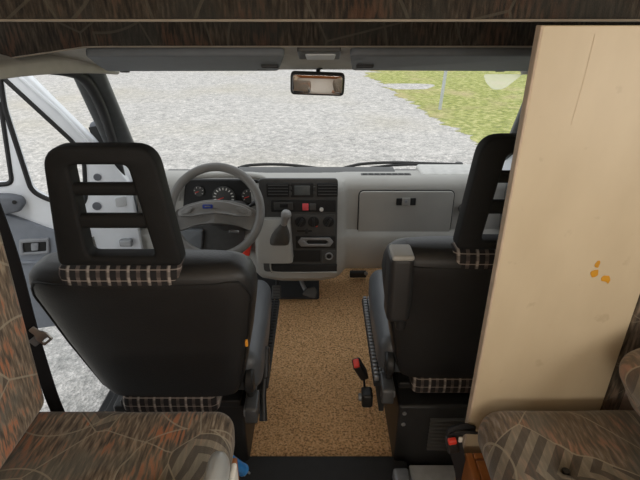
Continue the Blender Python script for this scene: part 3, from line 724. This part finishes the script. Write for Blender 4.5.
# ------------------------------------------------------------------ cab seats
def cab_seat(m, label, flag):
    cx = m*.466; px_ = cx+m*.033; Sx = thing('captain_chair', label, 'seat', (cx, 1.35, 0), 'cab seats')
    # backrest
    prs = [(.378, 1.215, .18, .045), (.388, 1.21, .205, .06), (.43, 1.205, .222, .072), (.52, 1.19, .242, .078), (.64, 1.165, .266, .082), (.76, 1.14, .286, .084), (.82, 1.124, .294, .084), (.858, 1.114, .292, .083), (.884, 1.108, .285, .078), (.904, 1.103, .268, .066), (.918, 1.10, .238, .042)]
    link('backrest', loft([sring((cx, y, z), w, d, 4.2, 56) for z, y, w, d in prs]), 'leather', Sx)
    back = lambda z: [ (prs[i][1]+(prs[i+1][1]-prs[i][1])*f-(prs[i][3]+(prs[i+1][3]-prs[i][3])*f), prs[i][2]+(prs[i+1][2]-prs[i][2])*f) for i in range(len(prs)-1) if prs[i][0] <= z <= prs[i+1][0] for f in [(z-prs[i][0])/(prs[i+1][0]-prs[i][0])]][0]
    # piping round the back panel
    seam = []
    zz = [.40+.03*k for k in range(15)]
    for sg in (-1, 1):
        pts = []
        for z in zz:
            y, w = back(z); pts.append(V((cx+sg*(w*.968), y+.030, z)))
        seam.append(pts)
    y, w = back(.87)
    top = [V((cx+w*.90*(1-2*k/10), y+.002+.012*abs(1-2*k/10)**6, .873)) for k in range(11)]
    path = seam[1]+top+list(reversed(seam[0]))
    link('piping', tube(smoothpts(path, 2), .0035, 6), 'piping', Sx)
    # tartan strip below the headrest and under the back
    bm = loft([sring((px_, 1.066, .874), .152, .038, 7, 40), sring((px_, 1.066, .90), .155, .038, 7, 40), sring((px_, 1.068, .917), .153, .033, 7, 40), sring((px_, 1.07, .927), .14, .02, 7, 40)])
    tag(link('check_strip', bm, 'plaid', Sx), 'brown and white tartan strip under the headrest')
    bm = rbox((cx-.012, 1.19, .358), (.31, .10, .075), .025, 3, 4)
    tag(link('check_strip', bm, 'plaid', Sx), 'brown and white tartan strip under the backrest')
    # headrest frame with one window crossed by two bars
    out = [(-.148, .958), (.148, .958), (.118, 1.246), (-.118, 1.246)]
    hole = [(-.074, .984), (.086, .984), (.058, 1.206), (-.070, 1.206)] if m < 0 else [(-.086, .984), (.074, .984), (.070, 1.206), (-.058, 1.206)]
    tilt = math.radians(4); hy = 1.03; hx = cx+m*.007
    def hm(depth_y): return frame((hx, depth_y, -.012), (1, 0, 0), (0, 0, 1), (0, -1, 0))
    hr = link('headrest', prism(rpoly(out, [.02, .02, .05, .05], 6), [rpoly(hole, .016, 4)], .05, .009, hm(hy-.010)), 'foam', Sx)
    for z0, z1 in ((1.130, 1.160), (1.050, 1.086)):
        link('crossbar', rbox((hx, hy-.016, (z0+z1)/2-.010), (.172, .026, z1-z0), .012, 4), 'foam', hr)
    for sg in (-1, 1): link('headrest_post', tube([(cx+sg*.09, hy+.03, .90), (cx+sg*.09, hy+.02, 1.0)], .007, 10), 'metal', hr)
    # cushion
    def puff(p):
        q = p.copy()
        if p.z > 0: q.z += .02*(1-(p.x/.26)**2)*(1-(p.y/.28)**2)
        q.x *= 1-.05*max(0, p.y/.28); return q
    link('seat_cushion', rbox((cx-m*.012, 1.45, .43), (.53, .52, .155), .05, 4, 8, deform=puff), 'leather_grey', Sx)
    link('cushion_piping', tube(smoothpts([(cx-m*.247, 1.22, .475), (cx-m*.252, 1.4, .478), (cx-m*.248, 1.6, .474), (cx-m*.225, 1.69, .465), (cx, 1.716, .46)], 5), .0035, 6), 'piping', Sx)
    # ribbed valance along the inner side
    ix = cx-m*.262
    bm = rbox((ix+m*.004, 1.53, .27), (.018, .56, .11), .004)
    vl = link('valance', bm, 'rubber', Sx)
    for dx in (0, .020):
        bm = bmesh.new()
        for k in range(26): rbox((ix-m*(dx-.008), 1.30+k*.0205, .322), (.016, .011, .022), .003, 1, bm=bm)
        link('ribbed_trim', bm, 'dull' if m > 0 else 'rubber', vl)
    link('ribbed_backing', rbox((ix-m*.002, 1.556, .305), (.042, .54, .02), .004), 'rubber', vl)
    # base box, slide rails, louvres
    bs = link('seat_base', rbox((cx+m*.01, 1.42, .15), (.44, .44, .30), .012), 'black', Sx)
    for k in range(9): link('louvre', rbox((cx-.02, 1.197, .105+k*.017), (.16, .014, .007), .002, 1, rot=Matrix.Rotation(.5, 3, 'X')), 'dash_dark', bs)
    for k in range(6): link('louvre', rbox((cx+.105, 1.197, .16+k*.016), (.05, .014, .007), .002, 1, rot=Matrix.Rotation(.5, 3, 'X')), 'dash_dark', bs)
    for q in ((-.19, .27), (-.19, .22), (.17, .04)): link('bolt', disc((cx+m*0+q[0], 1.20, q[1]), (0, -1, 0), .007, .006, 12), 'dull', bs)
    link('slide_rail', rbox((cx, 1.30, .308), (.40, .20, .03), .006), 'black', Sx)
    link('slide_rail', rbox((cx-m*.235, 1.42, .325), (.03, .56, .03), .005), 'dull', Sx)
    # recliner hinge, its lever and the side bracket
    link('recliner_hinge', disc((cx-m*.225, 1.20, .42), (-m, 0, 0), .045, .03, 24), 'black', Sx)
    link('recliner_hinge', rbox((cx-m*.238, 1.22, .385), (.022, .07, .13), .01), 'black', Sx)
    bk = prism(rpoly([(1.13, .29), (1.20, .28), (1.22, .36), (1.14, .345)], .012), [], .04, .006, frame((cx-m*.245, 0, 0), (0, 1, 0), (0, 0, 1)))
    tag(link('side_bracket', bk, 'galv_dark', Sx), 'metal side bracket')
    if m < 0:
        link('lever', tube([(cx+.275, 1.19, .245), (cx+.272, 1.24, .31), (cx+.275, 1.30, .36)], [.014, .010, .012], 10), 'black', Sx)
        link('lever_grip', rbox((cx+.278, 1.32, .385), (.022, .045, .11), .009, rot=Matrix.Rotation(math.radians(-35), 3, 'X')), 'black', Sx)
        for dy in (0, .05): tag(link('adjuster_knob', disc((cx+.252, 1.245+dy, .40), (1, 0, 0), .017, .02, 14), 'dull', Sx), 'grey adjuster knob')
        tag(link('side_tag', rbox((cx+.262, 1.075, .66), (.008, .010, .022), .003), 'orange', Sx), 'small orange tag on the backrest edge')
    else:
        # folded-up armrest
        ar = link('armrest', rbox((.208, 1.05, .812), (.066, .085, .20), .018, 4, rot=Matrix.Rotation(math.radians(-4), 3, 'X')), 'leather', Sx)
        tag(link('armrest_cap', rbox((.208, 1.044, .915), (.058, .075, .016), .007, 3), 'dash', ar), 'grey end cap of the armrest')
        link('armrest_bracket', rbox((.228, 1.09, .69), (.03, .06, .09), .012), 'black', ar)
        Sx.location += V((.008, .085, 0))                # this seat is slid further forward
        hr.location.x += .010; vl.location.y -= .075; bs.location.y -= .085
    return Sx
cab_seat(-1, 'black leather cab seat with slotted headrest in front of the steering wheel', 'driver')
cab_seat(1, 'black leather cab seat with raised armrest, partly behind the cream board', 'passenger')

# seat belt buckles between the seats
bu = thing('belt_buckle', 'black belt buckle with red button leaning beside the armrest seat', 'belt buckle', (.155, 1.36, .022))
rb = Matrix.Rotation(math.radians(-22), 3, 'Y') @ Matrix.Rotation(math.radians(18), 3, 'X')
c = V((.150, 1.40, .285))
link('buckle_body', rbox(c, (.032, .045, .10), .008, rot=rb), 'black', bu)
tag(link('release_button', rbox(c+rb@V((0, -.004, .05)), (.022, .034, .012), .004, rot=rb), 'red', bu), 'red release button')
link('stalk', ribbon(smoothpts([c+rb@V((0, 0, -.045)), (.165, 1.36, .235), (.165, 1.345, .225), (.166, 1.34, .21)], 4), (0, 1, .1), .032, .008), 'webbing', bu)
link('anchor_lug', rbox((.172, 1.335, .21), (.040, .055, .06), .01), 'black', bu)
link('anchor_bolt', disc((.153, 1.335, .21), (-1, 0, 0), .014, .012, 14), 'dull', bu)
bd_ = thing('floor_bracket', 'small grey steel bracket on the floor behind the armrest seat', 'bracket', (.255, 1.20, 0))
link('plate', rbox((.275, 1.10, .065), (.055, .07, .05), .012), 'dull', bd_)
link('bolt', disc((.275, 1.063, .07), (0, -1, .3), .012, .008, 14), 'dull', bd_)

# ------------------------------------------------------------------ open cab door
HX, HY = -.93, 2.12; ang = math.radians(75)
dd = V((-math.sin(ang), -math.cos(ang), 0)); dn = V((-dd.y, dd.x, 0)); dn = dn if dn.y < 0 else -dn      # dn faces the cab
DF = lambda d=0: frame(V((HX, HY, 0))+dn*d, dd, (0, 0, 1), dn)
def dpx(px, py, d=0):
    r = ray(px, py); o = V((HX, HY, 0))+dn*d; c = V((0, 0, CH)); tt = (o-c).dot(dn)/r.dot(dn); q = c+r*tt
    return ((q-V((HX, HY, 0))).dot(dd), q.z)
dr = bpy.data.objects.new('door_1', None); COL.objects.link(dr); dr.location = (HX, HY, -.3); tag(dr, 'open white cab door with grey trim, swung out on the left', 'door', kind='structure')
outer = [(-.05, .04), (-.045, .60), dpx(129, 183), dpx(93, 140), dpx(27, 75), (.42, 1.36), (.55, 1.40), (1.0, 1.38), (1.06, .8), (1.04, .04)]
q1 = [dpx(*p) for p in ((-1, 74), (74, 143), (84, 161), (86, 200), (79, 208), (45, 199), (31, 191), (4, 108))]
h2 = [(.438, .80), dpx(1, 108), (.43, 1.27), (.56, 1.335), (.95, 1.32), (1.0, .85), (.96, .83), (.6, .80)]
dsh = link('door_shell', prism(rpoly(outer, .02), [rpoly(q1, [.01, .03, .02, .03, .03, .02, .03, .01]), rpoly(h2, .02)], .06, .008, DF(-.03)), 'white', dr)
for hh, nm in ((q1, 'quarter_seal'), (h2, 'window_seal')):
    rr = rpoly(hh, .03, 5); link(nm, tube([DF(-.004)@V((p[0], p[1], 0)) for p in rr], .011, 8, closed=True), 'seal', dr)
    ct = V((0, 0))
    for p in rr: ct += V(p)/len(rr)
    link('window_glass', prism(rr, [], .004, .001, DF(-.03)), 'glass', dr)
link('frame_rib', tube([DF(.002)@V((*dpx(x, y), 0)) for x, y in ((14, 72), (60, 112), (92, 146))], .008, 8), 'white', dr)
trim = [(1.02, .72)]+[dpx(*p, .012) for p in ((-40, 206), (5, 213), (28, 221), (52, 230), (80, 231.5), (90.5, 236))]+[(.19, .12), (.25, .05), (1.02, .05)]
dt = link('door_trim', prism(rpoly(trim, .015), [], .03, .008, DF(.008)), 'door_grey', dr)
a = [dpx(*p, .025) for p in ((19, 239), (49.5, 237.5), (50, 253), (20, 255))]
hnd = link('latch_bezel', prism(rpoly(a, .012), [rpoly([dpx(*p, .025) for p in ((23, 242.5), (46.5, 241), (46.5, 250.5), (24, 252))], .006)], .02, .005, DF(.026)), 'bezel', dt)
link('latch_recess', prism(rpoly([dpx(*p, .02) for p in ((23, 242.5), (46.5, 241), (46.5, 250.5), (24, 252))], .006), [], .006, .002, DF(.024)), 'recess', dt)
link('latch_lever', prism(rpoly([dpx(*p, .03) for p in ((31, 243.2), (38.5, 242.8), (38.5, 250), (31.5, 250.6))], .006), [], .012, .003, DF(.03)), 'bezel', dt)
a = [dpx(*p, .03) for p in ((-25, 194.5), (10, 194.5), (22, 197), (26, 203), (22, 210), (4, 213.5), (-25, 214))]
pod = link('pull_pod', prism(rpoly(a, .015), [], .06, .014, DF(.03)), 'plug', dr)
link('lock_button', disc(DF(.06)@V((*dpx(14.5, 202, .06), 0)), dn, .009, .006, 16), 'recess', pod)
link('arm_ridge', tube(smoothpts([DF(.024)@V((*dpx(x, y, .024), 0)) for x, y in ((-30, 262), (20, 262), (60, 262), (88, 258))], 4), .010, 8), 'door_grey', dt)
for px, py, r in ((97.5, 177, .017), (97, 206, .020)):
    link('plug', disc(DF(0)@V((*dpx(px, py), 0)), dn, r, .006, 20), 'plug', dr)
link('pocket', prism(rpoly([dpx(*p, .02) for p in ((79, 234), (88.5, 234), (89, 246), (79, 248))], .01), [], .012, .004, DF(.024)), 'plug', dt)
link('striker_plate', prism(rpoly([dpx(*p) for p in ((115, 198), (126, 196), (127, 206), (116, 207))], .01), [], .006, .002, DF(.002)), 'light_grey', dr)
link('hinge', rbox(DF(.012)@V((*dpx(126.5, 241.5), 0)), (.06, .03, .035), .006), 'dull', dr)
link('hinge', rbox(DF(.012)@V((.0, .12, 0)), (.06, .03, .05), .006), 'dull', dr)
c = atY(104.5, 131, 2.27)
sm = link('wing_mirror', rbox(c+V((0, 0, -.04)), (.085, .10, .19), .028, 4, rot=Matrix.Rotation(math.radians(-10), 3, 'Y')), 'plug', dr)
link('wing_mirror_glass', rbox(c+V((-.005, -.0505, -.04)), (.062, .004, .15), .002, 1, rot=Matrix.Rotation(math.radians(-10), 3, 'Y')), 'recess', sm)
link('wing_mirror_arm', tube([c+V((.0, .0, -.10)), DF(-.03)@V((.06, .83, 0))], .016, 10), 'plug', dr)

# closed door on the passenger side
dr2 = bpy.data.objects.new('door_2', None); COL.objects.link(dr2); dr2.location = (.94, 1.6, -.3); tag(dr2, 'closed white cab door with grey trim behind the cream board', 'door', kind='structure')
P2 = frame((.955, 0, 0), (0, 1, 0), (0, 0, 1))
o2 = [(.96, -.3), (2.15, -.3), (2.15, .86), (1.78, 1.28), (1.5, 1.39), (1.0, 1.41)]
w2 = [(1.03, .82), (2.0, .72), (2.05, .86), (1.72, 1.22), (1.48, 1.32), (1.05, 1.34)]
link('door_shell', prism(rpoly(o2, .03), [rpoly(w2, .03)], .05, .006, P2), 'white', dr2)
link('window_seal', tube([P2@V((p[0], p[1], -.02)) for p in rpoly(w2, .03)], .012, 8, closed=True), 'seal', dr2)
link('window_glass', prism(rpoly(w2, .03), [], .004, .001, P2), 'glass', dr2)
t2 = link('door_trim', prism(rpoly([(1.0, -.2), (2.05, -.2), (2.05, .38), (1.0, .42)], .03), [], .03, .008, frame((.925, 0, 0), (0, 1, 0), (0, 0, 1))), 'door_grey', dr2)
# ------------------------------------------------------------------ dinette cushions
def cush(size, r, tufts, seed):
    h = V(size)/2
    def f(p):
        q = p.copy()
        if p.z > 0:
            q.z += .012*(1-(p.x/h.x)**2)*(1-(p.y/h.y)**2)+.003*noise.noise(V((p.x*9+seed, p.y*9, 0)))
            for tx, ty in tufts:
                d2 = math.hypot(p.x-tx, p.y-ty)
                q.z -= .035*math.exp(-(d2/.028)**2)+.010*math.exp(-(d2/.09)**2)
                an = math.atan2(p.y-ty, p.x-tx)
                q.z += .004*math.cos(an*6+seed)*math.exp(-((d2-.06)/.05)**2)
        q.x += .004*noise.noise(V((seed, p.y*7, p.z*9))); return q
    return f
def cushion(name, lab, c, size, r, mat, tufts=(), seed=0, sub=34, rot=None, cat='cushion', group=None):
    o = thing(name, lab, cat, (c[0], c[1], c[2]-size[2]/2), group)
    body = link('cover', rbox(c, size, r, 5, sub, rot=rot, deform=cush(size, r, tufts, seed)), mat, o)
    for tx, ty in tufts:
        link('button', disc(V(c)+V((tx, ty, size[2]/2-.034)), (0, 0, 1), .008, .008, 18), 'piping', o)
    return o
# left bench
zt = .648
lc = (-.49, .425, zt-.065); ls_ = (.575, .87, .13)
tl = atY(157, 478, .66)
lb = atY(152, 482, .66)
cushion('bench_cushion', 'brown patterned bench seat cushion behind the steering-wheel seat', lc, ls_, .045, 'fab_seat', [(lb.x-lc[0], lb.y-lc[1])], 1)
bc = thing('back_cushion', 'tall brown patterned back cushion at the left picture edge', 'cushion', (-.72, .42, .66))
def lean(p): 
    q = p.copy(); q.x += .03*(p.z+.29)/.58; q.x += .01*(1-(p.y/.43)**2)*(1-(p.z/.33)**2) if p.x > 0 else 0; return q
link('cover', rbox((-.683, .42, .96), (.10, .86, .60), .03, 4, 20, deform=lean), 'fab_back', bc)
bb = thing('bench_box', 'orange-brown wooden base under the left bench cushion', 'bench', (-.6, .42, .04))
link('front_panel', rbox((-.215, .42, .265), (.018, .84, .45), .004), 'wood', bb)
link('end_panel', rbox((-.62, .83, .265), (.79, .018, .45), .004), 'wood', bb)
link('top_panel', rbox((-.62, .41, .4865), (.79, .82, .012), .003), 'wood', bb)
# right bench
rc = (.65, .42, zt-.054); rs_ = (.56, .885, .128)
bt = atY(566, 471, .69)
cushion('bench_cushion', 'faded brown patterned bench seat cushion below the cream board', rc, rs_, .06, 'fab_right', [(bt.x-rc[0], bt.y-rc[1])], 5)
def corner(p):
    return p
cushion('back_cushion', 'small brown patterned back cushion corner at the right picture edge', (.775, .45, .815), (.26, .76, .18), .05, 'fab_right', (), 9, 10, rot=Matrix.Rotation(math.radians(-28), 3, 'Y'))
rbs = thing('bench_box', 'orange-brown wooden base under the right bench cushion', 'bench', (.68, .42, .04))
link('front_panel', rbox((.375, .43, .265), (.018, .85, .45), .004), 'wood', rbs)
link('end_panel', rbox((.71, .846, .265), (.65, .018, .45), .004), 'wood', rbs)
link('top_panel', rbox((.71, .42, .4865), (.65, .82, .012), .003), 'wood', rbs)

# cream partition board
B = thing('partition_board', 'tall cream board with three ochre spots beside the armrest seat', 'board', (.53, .895, .04))
ZB0, ZB1 = .045, 1.472
link('panel', prism(rect(.374, ZB0, .690, ZB1), [], .018, .0015, XZ((0, .889, 0))), 'board', B, False)
tag(link('edging', rbox((.372, .889, (ZB0+ZB1)/2), (.005, .021, ZB1-ZB0), .002, 2), 'edge', B), 'brownish edge strip')
for pts in ([(597.5, 261), (600, 260.5), (600.3, 263), (598, 268), (595, 267), (594.5, 265)], [(591, 271.5), (595, 270), (598.5, 269.6), (598, 275), (595, 277), (592, 277.5), (590.3, 274)], [(602, 277), (604, 275.5), (609.5, 276), (610.5, 280), (608, 284), (606, 281.8), (601.3, 281), (601, 279)]):
    o2 = [(atY(x, y, .8795).x, atY(x, y, .8795).z) for x, y in pts]
    tag(link('ochre_spot', prism(rpoly(o2, .002), [], .0012, .0003, XZ((0, .8797, 0))), 'yellow', B), 'ochre yellow spot')
link('scratch', tube([atY(595, 34, .8797), atY(585, 75, .8797), atY(571, 125, .8797)], .00025, 5), 'scratch', B)
# upholstered post and pinkish bulkhead right of the board
struct('trim_16', rbox((.716, .895, .85), (.046, .03, 1.3), .008), 'fab_post', label='fabric covered strip right of the cream board')
struct('wall_right_front', rbox((.90, .905, .85), (.32, .02, 1.6), .004), 'wall', label='pinkish bulkhead wall right of the fabric strip')

# grey rounded table end and blue plug by the left bench
tp = thing('table_edge', 'pale grey rounded table edge standing against the left bench cushion', 'table edge', (-.187, .58, .04))
rings = []
for f, w in ((0, .002), (.004, .012), (.014, .019), (.028, .0225), (.05, .0235), (.30, .0235), (.74, .0235)):
    rings.append(sring((-.183, .58, .785-f), w*.9, .045*(w/.0235)**.6, 3, 28))
link('grey_body', loft(rings), 'mid_grey', tp)
link('pale_face', rbox((-.158, .58, .395), (.010, .075, .70), .004), 'offwhite', tp)
bl = thing('hookup_plug', 'blue round power plug with dark pins beside the left bench', 'plug', atY(239, 466, .95))
pa, pb = atY(232, 462, .93), atY(243, 470, .97); ax = (pb-pa).normalized()
link('plug_body', disc(pa-ax*.03, ax, .0165, (pb-pa).length+.022, 22, .12), 'blue', bl)
tag(link('collar', disc(pb-ax*.012, ax, .0185, .012, 22), 'blue', bl), 'blue collar')
s1 = ax.orthogonal().normalized(); s2 = ax.cross(s1)
for k in range(3):
    t_ = 2*PI*k/3; o_ = s1*math.cos(t_)*.009+s2*math.sin(t_)*.009
    link('pin', tube([pb-ax*.01+o_, pb+ax*.034+o_], .0035, 8), 'dull', bl)
link('cable', tube(smoothpts([pa-ax*.025, pa-ax*.05, pa+V((-.045, -.02, -.03)), pa+V((-.05, -.02, -.16)), V((pa.x-.03, pa.y, .049))], 5), .008, 8), 'rubber', bl)

# belts
sb1 = thing('seat_belt', 'black seat belt hanging between back cushion and left cab seat', 'seat belt', (-.70, .97, .45), 'seat belts')
bp_ = [atY(-30, 150, .915), atY(0, 226, .93), atY(14, 268, .945), atY(32, 335, .96), atY(50, 392, .97), atY(60, 418, .975), atY(64, 440, .98), V((-.72, .985, .3)), V((-.735, .985, .05))]
link('webbing', ribbon(smoothpts(bp_, 4), (1, .1, 0), .034, .004), 'webbing', sb1)
c = atY(41, 336, .95)
tag(link('latch_tongue', prism(rpoly([(-.015, -.024), (.015, -.024), (.017, .0), (.009, .012), (.009, .030), (-.009, .030), (-.009, .012), (-.017, 0)], .004), [rpoly(rect(-.009, -.018, .009, -.011), .002)], .004, .001, frame(c, (.75, .1, .6), (-.6, 0, .75))), 'metal', sb1), 'shiny metal belt tongue')
link('tongue_cover', rbox(c+V((-.012, .006, -.012)), (.05, .01, .022), .004, rot=Matrix.Rotation(math.radians(-38), 3, 'Y')), 'dull', sb1)
struct('trim_17', prism(rpoly([(-1.06, -.05), (-.80, -.05), (-.765, .6), (-.76, 1.4), (-1.06, 1.4)], .02), [], .04, .006, XZ((0, .94, 0))), 'black')
sb2 = thing('seat_belt', 'black lap belt with red buckle hanging over the right bench edge', 'seat belt', (.34, .88, .30), 'seat belts')
link('webbing', ribbon(smoothpts([atY(474, 433, .86), atY(463, 432, .855), atY(455, 436, .855), atY(457, 452, .85), atY(462, 475, .85), atY(463, 500, .85)], 4), (1, -.1, .05), .034, .006), 'webbing', sb2)
link('webbing', ribbon(smoothpts([atY(475, 430, .87), atY(462, 427.5, .865), atY(448, 433, .86), atY(449, 438, .86)], 4), (0, .3, 1), .022, .006), 'webbing', sb2)
c = atY(452, 441, .845)
link('buckle_body', rbox(c+V((.004, .006, -.018)), (.030, .022, .05), .007, rot=Matrix.Rotation(math.radians(-14), 3, 'Y')), 'black', sb2)
tag(link('release_button', rbox(c+V((-.001, -.004, .004)), (.021, .014, .014), .004, rot=Matrix.Rotation(math.radians(-14), 3, 'Y')), 'red', sb2), 'red release button')
tag(link('tongue', rbox(c+V((.019, -.002, .007)), (.010, .008, .014), .003), 'offwhite', sb2), 'pale belt tongue')

# ------------------------------------------------------------------ light
w = bpy.data.worlds.new('overcast'); S.world = w; w.use_nodes = True
bg = w.node_tree.nodes['Background']; bg.inputs[0].default_value = (.93, .97, 1, 1); bg.inputs[1].default_value = 1.15
al = bpy.data.lights.new('rear_window_daylight', 'AREA'); al.shape = 'RECTANGLE'; al.size = 1.45; al.size_y = .62; al.energy = 16; al.color = (1, .90, .76)
ao = bpy.data.objects.new('rear_window_daylight', al); COL.objects.link(ao); ao.location = (0, -2.19, 1.275); ao.rotation_euler = (PI/2, 0, 0)
al = bpy.data.lights.new('side_window_daylight', 'AREA'); al.shape = 'RECTANGLE'; al.size = 1.25; al.size_y = .54; al.energy = 10; al.color = (1, .94, .85)
ao = bpy.data.objects.new('side_window_daylight', al); COL.objects.link(ao); ao.location = (1.055, -.225, 1.31); ao.rotation_euler = (PI/2, 0, PI/2)
sun = bpy.data.lights.new('sun', 'SUN'); sun.energy = 1.2; sun.angle = math.radians(25); sun.color = (1, .97, .92)
so = bpy.data.objects.new('sun', sun); COL.objects.link(so); so.rotation_euler = (math.radians(35), math.radians(12), 0)

S.view_settings.view_transform = 'Standard'; S.view_settings.look = 'None'; S.view_settings.gamma = 1
S.view_settings.use_curve_mapping = False; S.view_settings.exposure = 0
